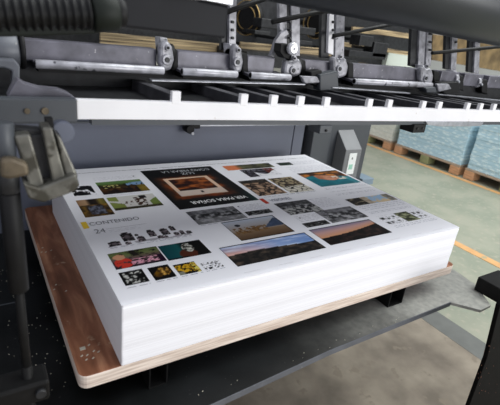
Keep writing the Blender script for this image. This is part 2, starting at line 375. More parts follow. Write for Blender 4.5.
# u: left to right, v: bottom (near) to top (far)
def paint(k, u, v):
    if k == 'A':
        c = ramp(v, (0, (46, 34, 22)), (.35, (92, 68, 44)), (.62, (60, 54, 34)), (.78, (96, 122, 74)), (1, (112, 140, 92)))
        c = mixc(c, (20, 16, 12), (N(u*9, v*5, 1)-.45)*3 if v < .75 else 0)
        if u > .6 and .55 < v < .8 and N(u*14, v*8, 2) > .45: c = (130, 158, 190)
        if .1 < u < .45 and .45 < v < .7 and N(u*14, v*8, 3) > .55: c = (186, 178, 120)
        if u > .8 and v < .55: c = mixc(c, (168, 148, 60), .6)
        return c
    if k == 'B':
        c = (206, 204, 200)
        if v < .16: return mixc((92, 84, 62), (70, 66, 50), N(u*8, v, 4)*1.5)
        if (u < .26 and v < .62-.8*u) or (u < .2 and v > .72-u*.5): c = (136, 146, 84)
        if u > .8 and v < .62-(1-u)*1.4+.1: c = (120, 136, 76)
        if .52 < u < .75 and .12 < v < .85 and N(u*13, v*9, 5) > .52: c = (84, 62, 50)
        if .2 < u < .5 and .25 < v < .6 and N(u*20, v*8, 6) > .6: c = (110, 92, 84)
        if .66 < u < .8 and .72 < v < .95: c = (40, 34, 32)
        return c
    if k == 'C':
        c = ramp(u, (0, (150, 122, 96)), (.3, (172, 144, 116)), (.45, (40, 34, 30)), (.65, (58, 48, 38)), (.8, (136, 122, 70)), (1, (98, 92, 50)))
        if v < .66: c = mixc((142, 112, 56), (52, 44, 36), N(u*5, v*5, 7)*1.6-.3)
        if .25 < u < .8 and .1 < v < .6: c = mixc((120, 124, 138), (50, 48, 52), (N(u*11, v*9, 8)-.3)*2)
        return c
    if k == 'D':
        c = ramp(v, (0, (60, 50, 60)), (.5, (112, 92, 92)), (.75, (116, 124, 86)), (1, (96, 108, 70)))
        c = mixc(c, (30, 28, 30), (N(u*8, v*6, 9)-.5)*4)
        if ell(u, v, .2, .3, .17, .3) and N(u*14, v*7, 5) > .38: c = (196, 74, 62)
        if ell(u, v, .17, .68, .12, .16): c = (196, 150, 122)
        if .35 < u < .9 and .12 < v < .45 and N(u*9, v*7, 10) > .47: c = mixc((206, 130, 150), (216, 190, 200), N(u*20, v*10, 3))
        if .4 < u < .62 and v > .6: c = (52, 48, 44) if N(u*9, v*9, 2) > .4 else c
        if u > .88 and v < .5: c = (52, 30, 54)
        return c
    if k == 'E':
        c = ramp(u, (0, (32, 78, 84)), (.4, (42, 96, 98)), (.55, (24, 36, 38)), (1, (22, 26, 26)))
        if ell(u, v, .52, .22, .2, .3): c = (92, 58, 46)
        if ell(u, v, .60, .62, .13, .30): c = mixc((206, 206, 198), (60, 56, 52), (N(u*18, v*8, 11)-.4)*3.2)
        if .0 < u < .5 and v < .1: c = (24, 40, 44)
        return c
    if k == 'F':
        g = N(u*9, v*7, 12); c = mixc((24, 24, 24), (196, 196, 192), (g-.52)*6)
        if u < .12 or v < .08 or u > .9 or v > .9: c = (22, 22, 22)
        return c
    if k == 'G':
        c = (24, 20, 14); g = N(u*6, v*5, 13)
        if ell(u, v, .62, .55, .34, .3): c = mixc((70, 52, 20), (206, 166, 96), (g-.4)*3)
        if ell(u, v, .3, .4, .2, .2): c = mixc((50, 38, 16), (140, 104, 34), g)
        return c
    if k == 'H':
        c = (26, 22, 14)
        if .2 < v < .85 and N(u*8, v*7, 14) > .5: c = (196, 158, 52)
        if u > .8 and N(u*9, v*7, 15) > .5: c = (206, 196, 110)
        if u < .25 and v < .3: c = (130, 130, 120)
        return c
    if k == 'cover':
        # black cover with a sand-coloured screen upside down
        c = (26, 30, 32)
        if u > .86 and v < .25: c = mixc(c, (22, 84, 80), (u-.86)*7*(1-v*3))
        cu, cv = .47, .49; du = (u-cu)/.30; dv = (v-cv)/.235
        g = N(u*7, v*7, 16)
        gl = 1.75-max(abs(du), abs(dv)*1.0)
        if abs(du) < 1.5 and abs(dv) < 1.35: c = mixc(c, (150, 84, 44), min(1, (1.35-max(abs(du)*.92, abs(dv)))*2.6)*g*1.3)
        if abs(du) < 1 and abs(dv) < 1:
            if abs(du) < .84 and -.42 < dv < .86:
                c = mixc((44, 24, 18), (168, 104, 60), (N(u*6, v*14, 17)-.33)*2.2+(dv*.3))
            else: c = (212, 186, 164)
            if abs(du) < .07 and -.78 < dv < -.58: c = (60, 58, 60)
            if dv < -.42: c = mixc(c, (196, 188, 184), .6) if abs(du) > .07 or not -.78 < dv < -.58 else c
        if dv < -.95 and dv > -1.25 and abs(du) < 1.1: c = mixc(c, (132, 70, 34), g*1.1)
        return c
    if k in 'IMO2N':
        s = 18+ord(k); g = N(u*9, v*6, s, 5)
        if k in '2N': return mixc((20, 20, 20), (150, 150, 150), (g-.45)*3)
        c = mixc((52, 52, 54), (176, 176, 178), (g-.32)*2.2)
        if v > .68: c = mixc(c, (120, 120, 124) if k != 'O' else (70, 70, 72), .6)
        if k == 'I' and v < .35: c = mixc(c, (170, 170, 172), .6)
        if k == 'O' and v < .5 and g > .5: c = (176, 176, 174)
        if k == 'M': c = mixc(c, (150, 150, 152), .3) if v < .3 else c
        return c
    if k == 'J':
        if u < .012 or v > .965 or v < .03 or u > .985: return (26, 26, 34)
        c = ramp(v, (0, (96, 78, 62)), (.36, (132, 112, 92)), (.42, (150, 140, 132)), (1, (184, 192, 206)))
        if .06 < u < .66 and .3 < v < .6 and N(u*16, v*12, 21) > .45: c = mixc((150, 122, 84), (90, 66, 44), N(u*30, v*20, 5))
        if u > .62 and .42 < v < .42+(u-.6)*1.3 and v < .88-abs(u-.9)*.4: c = mixc((92, 104, 126), (60, 70, 88), N(u*12, v*9, 9))
        if ell(u, v, .2, .72, .05, .06): c = (50, 50, 56)
        return c
    if k == 'K':
        if u < .008 or v > .96 or v < .03 or u > .99: return (26, 26, 34)
        h = .52+.05*math.sin(u*5)
        if v < h: c = mixc((46, 46, 46), (94, 84, 76), (N(u*14, v*7, 22)-.35)*2.3)
        else:
            t = (v-h)/(1-h); sky = ramp(u, (0, (222, 168, 148)), (.3, (206, 176, 180)), (.6, (150, 170, 206)), (1, (112, 142, 190)))
            c = mixc(sky, (126, 150, 196), t*.9); c = mixc(c, (214, 220, 232), (N(u*3, v*7, 23)-.5)*2.5)
        return c
    if k == 'L':
        if u < .008 or v > .95 or v < .03 or u > .99: return (26, 26, 34)
        h = .42+.28*u*u
        if v < h: c = mixc((30, 28, 28), (78, 62, 58), (N(u*12, v*7, 24)-.35)*2.2)
        else:
            t = (v-h)/(1-h); c = ramp(t, (0, (196, 148, 116)), (.5, (186, 152, 148)), (1, (128, 126, 150)))
        return c
    if k in 'QR':
        g = N(u*7, v*9, 25+ord(k), 4)
        d1, d2 = noise.voronoi(Vector((u*5, v*5, ord(k))))[0][:2]; g = g*.5+min(.5, (d2-d1)*1.3)+.12
        c = mixc((40, 32, 28), (176, 150, 128) if k == 'Q' else (160, 148, 122), (g-.4)*3.2)
        if k == 'Q' and v > .8: c = mixc(c, (36, 36, 34), .7)
        if k == 'R' and v < .4 and g > .5: c = (206, 202, 190)
        return c
    if k == 'S':
        g = N(u*7, v*6, 27)
        if v < .45+.2*math.sin(u*8) and u > .3: return mixc((220, 220, 224), (150, 150, 158), (g-.6)*4)
        c = mixc((36, 32, 34), (120, 118, 130), (g-.45)*3)
        if u > .7 and v > .3: c = mixc((150, 70, 56), (50, 36, 36), g)
        return c
    if k == 'T':
        g = N(u*8, v*4, 28); c = mixc((54, 54, 46), (126, 126, 96), g*1.3-.2)
        return mixc((206, 130, 94), c, (u-.22)*8)
    if k == 'U': return mixc((24, 32, 28), (82, 98, 84), (N(u*9, v*6, 29)-.4)*3)
    if k == 'V':
        g = N(u*5, v*6, 30)
        if v > .62+.12*math.sin(u*4+.4): c = mixc((74, 52, 34), (186, 124, 60), (g-.38)*4); c = mixc(c, (40, 34, 26), (v-.85)*6) 
        else:
            c = mixc((22, 100, 110), (40, 132, 144), g)
            if .25 < u < .75 and v > .42+.1*math.sin(u*9): c = mixc((206, 158, 132), (150, 98, 74), g)
            if .6 < u < .9 and .34 < v < .6 and N(u*9, v*9, 31) > .5: c = (206, 202, 190)
            if u > .86: c = mixc(c, (90, 146, 156), .6)
        return c
    if k == 'W':
        g = N(u*9, v*5, 32)
        if u < .32: return mixc((44, 40, 34), (160, 150, 128), (g-.45)*3)
        if u < .45: return mixc((150, 136, 116), (212, 200, 182), g)
        if u > .84: return mixc((96, 92, 82), (180, 176, 164), g)
        return (166, 192, 216) if N(u*5, v*3, 33) > .5 else mixc((222, 206, 176), (206, 186, 150), g)
    if k == 'X':
        g = N(u*20, v*9, 34)
        if .42 < u < .72: return mixc((56, 58, 44), (156, 160, 130), (N(u*10, v*6, 35)-.35)*2.5)
        for a0, b0, wd, hg in ((.02, .1, .06, .22), (.11, .12, .05, .16), (.03, .6, .08, .2), (.16, .55, .06, .14), (.27, .2, .05, .14), (.30, .62, .05, .15), (.77, .6, .06, .2), (.88, .55, .06, .2), (.80, .2, .05, .16), (.91, .2, .05, .14)):
            if a0 < u < a0+wd and b0 < v < b0+hg: return (60, 62, 58)
        return (150, 150, 154) if (v*14 % 1) < .35 and N(u*30, v*9, 3) > .5 else PAPER
    if k == 'cams':
        for cu, cv, ru, rv, sh in CAMS:
            du = (u-cu-(v-cv)*sh)/ru; dv = (v-cv)/rv
            if abs(du) < 1 and abs(dv) < 1:
                if du*du*1.2+(dv+.15)**2*1.2 < .35: return mixc((120, 112, 116), (46, 42, 46), du*du+dv*dv*2)
                if dv > .7 and abs(du) > .55: return PAPER
                return mixc((28, 26, 28), (170, 158, 162), (N(u*40, v*9, 39)-.5)*4.5)
        if v < .2 and N(u*9, v*5, 12) > .55 and u < .95: return (176, 174, 180)
        return PAPER
    if k == 'marks': return (40, 40, 42) if N(u*9, v*7, 40, 2) > .56 else PAPER
    if k == 'blob': return (36, 36, 38) if N(u*4, v*4, 41, 3) > .40-.1*(.5-abs(u-.5)) else PAPER
    return PAPER
def punch(c): return c if c == PAPER else tuple(max(6, min(236, (x-112)*1.15+98)) for x in c)
PICS = [('A', .102, .236, .511, .610), ('B', .102, .233, .397, .487), ('C', .023, .095, .377, .490), ('D', .024, .131, .117, .184), ('E', .134, .236, .114, .181),
 ('F', .024, .071, .055, .104), ('G', .082, .126, .052, .102), ('H', .134, .182, .052, .094), ('marks', .190, .234, .052, .080), ('cover', .262, .518, .355, .682),
 ('I', .270, .416, .253, .336), ('2', .426, .508, .263, .289), ('J', .330, .492, .141, .248), ('K', .261, .512, .040, .128), ('L', .532, .757, .046, .135),
 ('M', .630, .772, .149, .230), ('N', .539, .622, .148, .174), ('O', .544, .668, .230, .316), ('Q', .536, .643, .380, .515), ('R', .653, .753, .376, .512),
 ('S', .603, .738, .541, .617), ('T', .560, .762, .622, .671), ('U', .793, .857, .629, .662), ('V', .798, .989, .395, .535), ('W', .797, .990, .225, .278),
 ('X', .791, .980, .083, .142), ('cams', .034, .240, .210, .274), ('blob', .027, .085, .521, .592)]
vs, fs, cs, smf = [], [], [], []
def quad(x0, x1, y0, y1, z, c):
    i = len(vs); vs.extend([(x0, y0, z), (x1, y0, z), (x1, y1, z), (x0, y1, z)]); cs.extend([c]*4); fs.append((i, i+1, i+2, i+3))
# paper, with a slight droop on the near edge
nx, ny = 40, 30; base = len(vs)
for j in range(ny+1):
    for i in range(nx+1):
        x = SX*i/nx; y = SY*(j/ny)**1.6
        e = min(y, .012)/.012
        vs.append((x-.0005, y-.0005, -.0012*(1-e)**2)); cs.append(PAPER)
for j in range(ny):
    for i in range(nx):
        a = base+j*(nx+1)+i; fs.append((a, a+1, a+nx+2, a+nx+1))
for k, x0, x1, y0, y1 in PICS:
    st = .0022; nu = max(4, int((x1-x0)/st)); nv = max(4, int((y1-y0)/st)); base = len(vs)
    for j in range(nv+1):
        for i in range(nu+1):
            u = i/nu; v = j/nv
            vs.append((x0+(x1-x0)*u, y0+(y1-y0)*v, .0003)); cs.append(punch(paint(k, u, v)))
    for j in range(nv):
        for i in range(nu):
            a = base+j*(nu+1)+i; fs.append((a, a+1, a+nu+2, a+nu+1))
Z2 = .0005
quad(.006, .019, .317, .354, Z2, (226, 190, 58)); quad(.521, .535, .322, .361, Z2, (186, 62, 48))
def text(body, x, y, size, c, flip=False, bold=0., sx=1.):
    cu = bpy.data.curves.new('t', 'FONT'); cu.body = body; cu.size = size; cu.offset = bold; cu.resolution_u = 3
    o = bpy.data.objects.new('t', cu); COL.objects.link(o); bpy.context.view_layer.update()
    dg = bpy.context.evaluated_depsgraph_get(); me = bpy.data.meshes.new_from_object(o.evaluated_get(dg))
    i = len(vs); sg = -1 if flip else 1
    for v in me.vertices: vs.append((x+sg*v.co.x*sx, y+sg*v.co.y, .0008)); cs.append(c)
    for p in me.polygons: fs.append(tuple(i+k for k in p.vertices))
    bpy.data.objects.remove(o); bpy.data.curves.remove(cu); bpy.data.meshes.remove(me)
text('CONTENIDO', .022, .328, .026, (112, 112, 120), sx=.78)
text('24', .024, .284, .032, (120, 120, 126), sx=.80)
text('VER PARA SOÑAR', .494, .398, .027, (236, 236, 236), True, .0006, sx=.84)
text('VISIONES', .548, .331, .025, (104, 108, 130), sx=.75)
text('CÓMO MIRAR LA', .500, .662, .027, (190, 192, 196), True, 0, sx=.84)
text('LUZ', .430, .634, .026, (190, 192, 196), True, 0)
def lines(x0, x1, y, c, h=.0016, gap=.25, wmax=.018):
    x = x0
    while x < x1:
        w_ = random.uniform(.004, wmax); quad(x, min(x1, x+w_), y, y+h, Z2, c); x += w_+random.uniform(.001, .004+.02*gap)
lg_ = (188, 188, 196)
quad(.052, .150, .300, .3010, Z2, (150, 150, 156))
for y in (.290, .282): lines(.056, .13, y, (196, 196, 202))
lines(.03, .97, .6985, (70, 70, 78), .0022, .02, .05)                     # colour bar line near the far edge
for y in (.627, .637, .647): lines(.104, .236, y, lg_)
for y in (.505, .503): lines(.104, .23, .499, (196, 196, 202))
for x0, x1, ys in ((.795, .985, (.375, .368, .344)), (.80, .975, (.322, .314)), (.60, .755, (.60,)), (.798, .985, (.60, .59, .58, .57, .56, .55)), (.545, .755, (.367,)),
                   (.545, .66, (.215, .207, .2, .192, .184)), (.427, .508, (.330, .322, .314, .306, .298)), (.797, .988, (.212, .200, .188)), (.795, .98, (.072, .064, .162, .170)), (.024, .07, (.046,)), (.082, .126, (.046,)),
                   (.134, .182, (.046,)), (.19, .234, (.046,)), (.036, .23, (.205,)), (.272, .41, (.247,)), (.63, .752, (.369,)), (.86, .985, (.66, .65, .64, .63)), (.675, .755, (.31, .3, .29, .28, .27, .26, .25))):
    for y in ys: lines(x0, x1, y, (148, 150, 162) if len(ys) < 5 else (176, 176, 184))
for x in (.205, .56, .575): quad(x, x+.006, .0, .0, Z2, PAPER)
quad(.556, .561, .203, .209, Z2, (90, 90, 96)); quad(.427, .432, .325, .331, Z2, (100, 100, 120)); quad(.224, .230, .637, .642, Z2, (60, 60, 66))
for i in range(8): quad(.26+i*.09, .30+i*.09, .0125, .0135, Z2, (206, 206, 210))
me = bpy.data.meshes.new('top_sheet'); me.from_pydata([tuple(U(v)) for v in vs], [], fs)
at_ = me.color_attributes.new('ink', 'FLOAT_COLOR', 'POINT')
for i, c in enumerate(cs):
    l = lin(c); at_.data[i].color = (l[0], l[1], l[2], 1)
pm = bpy.data.materials.new('printed_paper'); pm.use_nodes = True; nt = pm.node_tree; pb = nt.nodes['Principled BSDF']
an = nt.nodes.new('ShaderNodeAttribute'); an.attribute_name = 'ink'; nt.links.new(an.outputs['Color'], pb.inputs['Base Color'])
pb.inputs['Roughness'].default_value = .6; pb.inputs['Specular IOR Level'].default_value = .15
me.materials.append(pm)
ts = bpy.data.objects.new('top_sheet', me); COL.objects.link(ts); ts.parent = ps
ts.matrix_parent_inverse = Matrix.Translation(-Vector(ps.location))
ts['label'] = 'printed top sheet with colour photographs and page texts'

# ---------------------------------------------------------------- machine behind the pile
cp = thing('rear_cover_panel', 'plain blue grey steel cover panel directly behind the pile of sheets', 'machine panel', (.2, .86, -.6))
MB().box((-.9, .84, -.6), (1.000, .87, .235)).build('panel_sheet', M['panel'], cp, .002)
MB().box((1.004, .84, -.6), (1.060, .87, .235)).build('narrow_panel', M['panel'], cp, .002)
MB().box((-.9, .872, -FZ), (-.86, .92, .2)).build('support', M['frame'], cp); MB().box((.95, .872, -FZ), (.99, .92, .2)).build('support', M['frame'], cp)
gr = thing('guide_rail', 'thin bright steel rail along the blue grey cover panel, below the white bar', 'rail', (.8, .82, .11))
MB().bar((.51, .822, .118), (1.085, .822, .116), .02, .014).build('rail', M['silver'], gr, .002)
MB().bar((-.1, .828, .131), (.50, .828, .128), .012, .006).build('thin_rail', M['frame'], gr, .001)
MB().box((.50, .805, .105), (.53, .838, .135)).build('holder', M['black'], gr, .002)
kx = at(190, 131, 1, .80)
MB().cyl((kx.x, .795, kx.z+.006), (kx.x, .835, kx.z+.006), .016).build('knob', M['black'], gr)
MB().cyl((kx.x+.008, .790, kx.z-.008), (kx.x+.008, .794, kx.z-.008), .0055).build('screw', M['silver'], gr)

ms = thing('side_column', 'dark grey machine column with a slot, behind the right rear corner of the pile', 'machine column', (1.2, .9, -FZ))
MB().box((1.075, .93, -FZ), (1.17, 1.1, .26)).build('recess', M['black'], ms)
MB().box((1.135, .86, -FZ), (1.245, 1.0, .26)).build('column', M['frame'], ms, .003)
MB().box((1.185, .857, .065), (1.215, .863, .115)).build('slot', M['black'], ms)
fr = thing('side_frame', 'flat grey machine frame wall right of the control box, reaching the floor', 'machine frame', (1.4, .9, -FZ))
MB().box((1.25, .88, -FZ), (1.525, 1.05, .26)).build('frame_plate', M['frame'], fr, .004)
MB().box((1.526, .86, -.235), (1.61, .95, -.20)).build('tab', M['blue'], fr, .002)
cb = thing('control_box', 'grey control box with sloping top and white label on the machine frame', 'control box', (1.36, .84, -.1))
X0, X1 = 1.300, 1.405
MB().prism([(X0, .80, -.012), (X0, .879, .066), (X0, .879, -.30), (X0, .80, -.30)], (X1-X0, 0, 0)).build('box_body', mat('control_box_paint', (118, 120, 122), .5, 0, .05, 20), cb, .003)
MB().box((1.327, .797, -.135), (1.375, .8005, -.03)).build('label_plate', M['label'], cb)
MB().box((1.335, .7965, -.11), (1.360, .7972, -.085)).build('label_print', M['labelg'], cb)
MB().box((1.345, .7965, -.060), (1.352, .7972, -.050)).build('label_print', M['frame'], cb)

# ---------------------------------------------------------------- the white comb bar
def zt(x): return .339-.012*x
def zb(x): return .3065-.015*x
YB = .10
cbx = thing('comb_bar', 'long white comb bar with square tabs crossing above the paper pile', 'machine bar', (.6, YB, .31))
b = MB(); b.prism([(-.043, YB, zb(-.04)), (1.45, YB, zb(1.45)), (1.45, YB, zt(1.45)), (-.043, YB, zt(-.04))], (0, .012, 0))
b.build('face_plate', M['white'], cbx, .001)
b = MB(); b.prism([(-.02, YB+.002, zb(0)-.0095), (1.45, YB+.002, zb(1.45)-.0095), (1.45, YB+.002, zb(1.45)-.0003), (-.02, YB+.002, zb(0)-.0003)], (0, .02, 0))
b.build('lower_lip', M['frame'], cbx)
eb = MB(); eb.box((-.45, YB-.004, .303), (-.0435, YB+.02, .3395)); eb = eb.build('end_block', M['frame'], cbx, .002)
for px in (27, 45):
    p = at(px, 111, 1, YB-.005); MB().cyl((p.x, YB-.008, p.z), (p.x, YB-.003, p.z), .0042 if px == 27 else .0055).build('bolt', M['brass'], eb)
MB().box((-.05, YB+.026, .316), (2.55, .343, .322)).build('deck', M['dark'], cbx, .001)
MB().box((-.45, YB+.03, .316), (-.0505, .343, .322)).build('deck', M['dark'], cbx, .001)
fx = [.124+.0, .266, .338, .408, .481, .617, .687, .818, .887, 1.018, 1.084, 1.155, 1.29, 1.36]
finger_material = mat('dark_finger_steel', (78, 78, 82), .4, .3, .25, 30, bump=.15)
for x in fx:
    x = x*1.007+.002; z = zt(x)
    f = MB(); f.prism([(x-.0085, YB+.010, z+.012), (x-.0085, .33, z+.004), (x-.0085, .33, z-.016), (x-.0085, YB+.010, z-.016)], (.022, 0, 0))
    f = f.build('finger', finger_material, cbx, .001)
    t = MB(); t.box((x-.0085, YB-.0008, z-.004), (x+.0085, YB+.0095, z+.0185)); t.build('tab', M['white'], f, .001)
p = at(418, 125, 1, YB)
br = MB(); br.box((p.x-.022, YB-.006, p.z-.020), (p.x+.028, YB+.04, zb(p.x)-.007)); br = br.build('bracket', M['black'], cbx, .002)
for dx in (-.008, .014): MB().cyl((p.x+dx, YB-.009, p.z-.008), (p.x+dx, YB-.005, p.z-.008), .003, 12).build('bolt', M['dark'], br)
p = at(326, 126, 1, YB)
br = MB(); br.box((p.x-.018, YB-.002, p.z-.018), (p.x+.018, YB+.04, zb(p.x)-.010)); br = br.build('bracket', M['frame'], cbx, .002)
MB().cyl((p.x, YB-.005, p.z-.010), (p.x, YB-.001, p.z-.010), .003, 12).build('bolt', M['black'], br)
b = MB(); b.prism([at(x, y, 1, YB-.004) for x, y in ((426, 121.5), (484, 122.5), (481, 126), (470, 126.5), (440, 126.5), (428, 125))], (0, .05, 0)); b.build('steel_strip', M['silver'], cbx, .001)

# ---------------------------------------------------------------- shaft row above the bar
YS = .32
sr = thing('gripper_shaft', 'oily grey square shaft with clamping levers running above the white comb bar', 'machine shaft', (.6, YS, .38))
def sx_(px, py=60): return at(px, py, 1, YS).x
segs = [(22, 157, 52), (177, 236, 60), (247, 275, 62), (303, 336, 66), (350, 419, 73), (440, 458, 80), (463, 482, 83), (487, 520, 86)]
for i, (a, c, py) in enumerate(segs):
    x0 = sx_(a, py); x1 = sx_(c, py)
    z1 = .409+.004*min(1, max(0, x0))-.012*max(0, x0-1.); z0 = .369+.003*min(1, max(0, x0))-.02*max(0, x0-1.)
    MB().box((x0, YS, z0), (x1, YS+.04, z1)).build('square_bar', M['shaft'], sr, .003)
MB().box((-.45, .3435, .316), (2.55, .350, .372)).build('skirt_plate', M['dark'], sr)
# flared plates under the square bars, with a rolled front edge
fl = [(35, 163, 68), (181, 236, 74), (249, 289, 78), (352, 430, 86)]
for i, (a, c, py) in enumerate(fl):
    x0 = at(a, py, 1, YS-.03).x; x1 = at(c, py, 1, YS-.03).x; z = .3735-.004*max(0, x0-.3)
    b = MB(); b.prism([(x0, YS-.034, z-.010), (x0, YS-.034, z-.004), (x0, YS+.03, z+.002), (x0, YS+.03, z-.006)], (x1-x0, 0, 0))
    o = b.build('flared_plate', M['shaft'], sr, .001)
    MB().box((x0+.006, YS-.028, z-.020), (x1-.002, YS+.02, z-.0075)).build('shadow_strip', M['black'], o)  # black strip stands in for the shadow below the lip
    MB().cyl((x0-.0006, YS-.034, z-.005), (x0+.002, YS-.034, z-.005), .0062, 16).build('tube_hole', M['black'], o)
    b = MB(); b.cyl((x0, YS-.034, z-.005), (x1, YS-.034, z-.005), .0085, 20); b.build('rolled_edge', M['lip'], o)
# levers: round boss with an arm reaching up and back
def lever(px, py, r, up, dy=0.):
    p = at(px, py, 1, YS-.012); t = .018
    b = MB(); b.cyl((p.x-t/2, YS+.012, p.z), (p.x+t/2, YS+.012, p.z), r)
    L = b.build('lever', M['cast'], sr, .0)
    b = MB(); b.prism([(p.x-t/2, YS-.006, p.z), (p.x-t/2, YS+.03, p.z-.004), (p.x-t/2, YS+.045, p.z+up), (p.x-t/2, YS+.012, p.z+up)], (t, 0, 0))
    b.build('lever_arm', M['cast'], L, .002)
    b = MB(); b.cyl((p.x-.003, YS-.018, p.z-.006), (p.x-.003, YS-.010, p.z-.006), .0042, 12); b.build('bolt', M['silver'], L)
    b = MB(); b.lathe((p.x+t/2, YS+.014, p.z), (p.x+t/2+.012, YS+.014, p.z), [(0, r*.95), (.012, r*.95)]); b.build('collar', M['black'], L)
for a in ((167, 56, .026, .036), (236, 60, .026, .034), (297, 68, .026, .034), (343, 70, .024, .03), (428, 76, .023, .03), (459, 80, .021, .028), (482, 83, .02, .026)): lever(*a)
# front faces of the lever castings, traced as cast plates
for px in ([(160,44),(168,40),(173,47),(175,60),(172,70),(165,72),(160,66)], [(233,46),(238,43),(242,50),(244,62),(242,72),(236,74),(233,68)],
           [(286,60),(292,62),(300,58),(303,66),(301,75),(293,78),(284,74)], [(333,60),(336,56),(340,62),(346,57),(349,66),(347,76),(339,79),(334,72)],
           [(421,70),(424,66),(427,70),(432,68),(434,76),(432,86),(424,87),(421,80)]):
    ck = MB().polyY(px, YS-.022, .022).build('cast_cheek', M['cast'], sr, .007)
    mx_ = sum(q[0] for q in px)/len(px); my_ = sum(q[1] for q in px)/len(px)
    for (ox, oy, rr2, mm, dz) in ((0, 3, .0115, 'cast', .005), (0, 3, .0055, 'dark', .007), (1, -9, .006, 'cast', .005), (1, -9, .003, 'black', .007)):
        q = at(mx_+ox, my_+oy, 1, YS-.022-dz); MB().cyl(q, (q.x, YS-.018, q.z), rr2, 20).build('boss' if mm == 'cast' else 'bolt', M[mm], ck)
# boxy brackets at mid row
for px, m, dy in (([(311,72),(322,70),(324,90),(312,84)], 'black', .0), ([(320,75),(338,71),(339,90),(320,91)], 'frame', -.012), ([(441,83),(459,82),(461,92),(447,95),(441,91)], 'black', 0), ([(426,88),(436,87),(437,93),(427,93)], 'frame', -.01)):
    MB().polyY(px, YS-.045+dy, .03).build('block_bracket', M[m], sr, .003)
for px in ([(172,47),(178,50),(179,71),(172,72)], [(242,52),(248,54),(249,75),(242,74)], [(301,60),(306,60),(307,78),(301,77)], [(348,62),(354,63),(354,84),(348,82)],
           [(434,70),(440,72),(440,89),(434,88)], [(458,75),(464,76),(464,91),(458,90)], [(482,79),(488,80),(488,95),(482,93)]):
    MB().polyY(px, YS-.003, .035).build('black_gap_block', M['black'], sr, .004)  # black blocks in the gaps between levers and bars
for px in ([(301,76),(318,77),(321,83),(305,84)], [(437,84),(449,84),(452,89),(439,92)]):
    MB().polyY(px, YS-.055, .012).build('finger_clip', M['cast'], sr, .003)
# bright strips
for (a, b_) in (((150, 80), (303, 84)), ((330, 87), (408, 93)), ((436, 94), (505, 101))):
    A = at(*a, 1, YS-.05); B = at(*b_, 1, YS-.05); q_ = MB(); q_.bar(A, B, .02, .0035); q_.build('steel_strip', M['silver'], sr, .001)

# left end bearing and guard
le = thing('end_bearing', 'grey round bearing end with bracket at the left end of the shaft', 'bearing', tuple(at(8, 60, 1, .28)))
p0_ = at(-14, 50, 1, .28); p1_ = at(19, 50, 1, .28)
MB().cyl(p0_, p1_, .030).build('bearing', M['grey'], le)
MB().cyl(p1_, (p1_.x+.008, p1_.y, p1_.z), .033).build('black_disc', M['black'], le)
MB().polyY([(-5, 59), (15, 60), (20, 66), (20, 80), (12, 88), (12, 71), (4, 68), (-5, 68)], .22, .03).build('bracket', M['grey'], le, .003)
gd = MB(); gd.polyY([(8, 96), (14, 84), (18, 79), (26, 84), (40, 88), (60, 90), (70, 94), (77, 99), (8, 99)], .135, .03)
tag(gd.build('curved_guard', M['shaft'], None, .002), 'low curved grey guard plate standing on left end of comb bar', 'guard')

# ---------------------------------------------------------------- upper parts
uc = thing('overhead_cylinder', 'large dark blue grey cylinder crossing the top right corner', 'cylinder', (.9, .05, .6))
A = at(262, -1, 1, .05); B = at(500, 46, 1, .05); D = (B-A); R = .085
A2 = A-D*.03; B2 = B+D*1.0
off = Vector((0, .012, R*.995))
MB().cyl(A2+off, B2+off, R, 64).build('roller', mat('roller_paint', (34, 39, 45), .38, 0, .1, 6, spec=.5), uc)
MB().cyl(A2+off-D.normalized()*.15, B2+off+D.normalized()*.2, .025, 24).build('axle', M['dark'], uc)
hb = thing('upper_cover', 'blue black box cover hanging at the top, left of the roller', 'cover', (.04, -.1, .5))
b = MB(); YH = -.12
pts = [at(x, y, 1, YH) for x, y in ((100, 27), (128, 28), (226, 39), (229, 6), (200, 0))]; pts += [pts[-1]+Vector((0, 0, .012)), Vector((pts[0].x, YH, pts[-1].z+.012))]
b.prism(pts, (0, .12, 0)); b.build('cover_box', M['house'], hb, .003)
pa = at(205, 0.5, 1, YH-.004); pb_ = at(233, 6, 1, YH-.004); b = MB(); b.prism([pa, pb_, pb_+Vector((0, 0, .01)), pa+Vector((0, 0, .012)), at(165, -3, 1, YH-.004)], (0, .02, 0))
b.build('bright_edge', M['silver'], hb, .001)
hs = thing('ribbed_hose', 'dark ribbed hose in the top left corner', 'hose', (-.12, -.15, .47))
p = at(-12, 13, 1, -.15); q = at(95, 13, 1, -.15); L = (q-p).length; prof = []; nr = 13
for k in range(nr*4+1):
    t = L*k/(nr*4); prof.append((t, .0145+.0022*math.cos(k*math.pi/2)))
MB().lathe(p, q, prof, 28).build('hose_body', M['hose'], hs)
d = (q-p).normalized()
MB().cyl(q-d*.004, q+d*.022, .0185).build('end_sleeve', M['hoseg'], hs)
MB().cyl(q+d*.018, q+d*.03, .014).build('end_sleeve', M['black'], hs)
ub = MB(); ub.polyY([(-6, 27), (60, 27), (98, 29), (112, 25), (112, 31), (95, 34), (40, 36), (-6, 37)], -.05, .04)
tag(ub.build('hose_tray', M['hoseg'], None, .002), 'dark tray strip directly below the ribbed hose', 'tray')

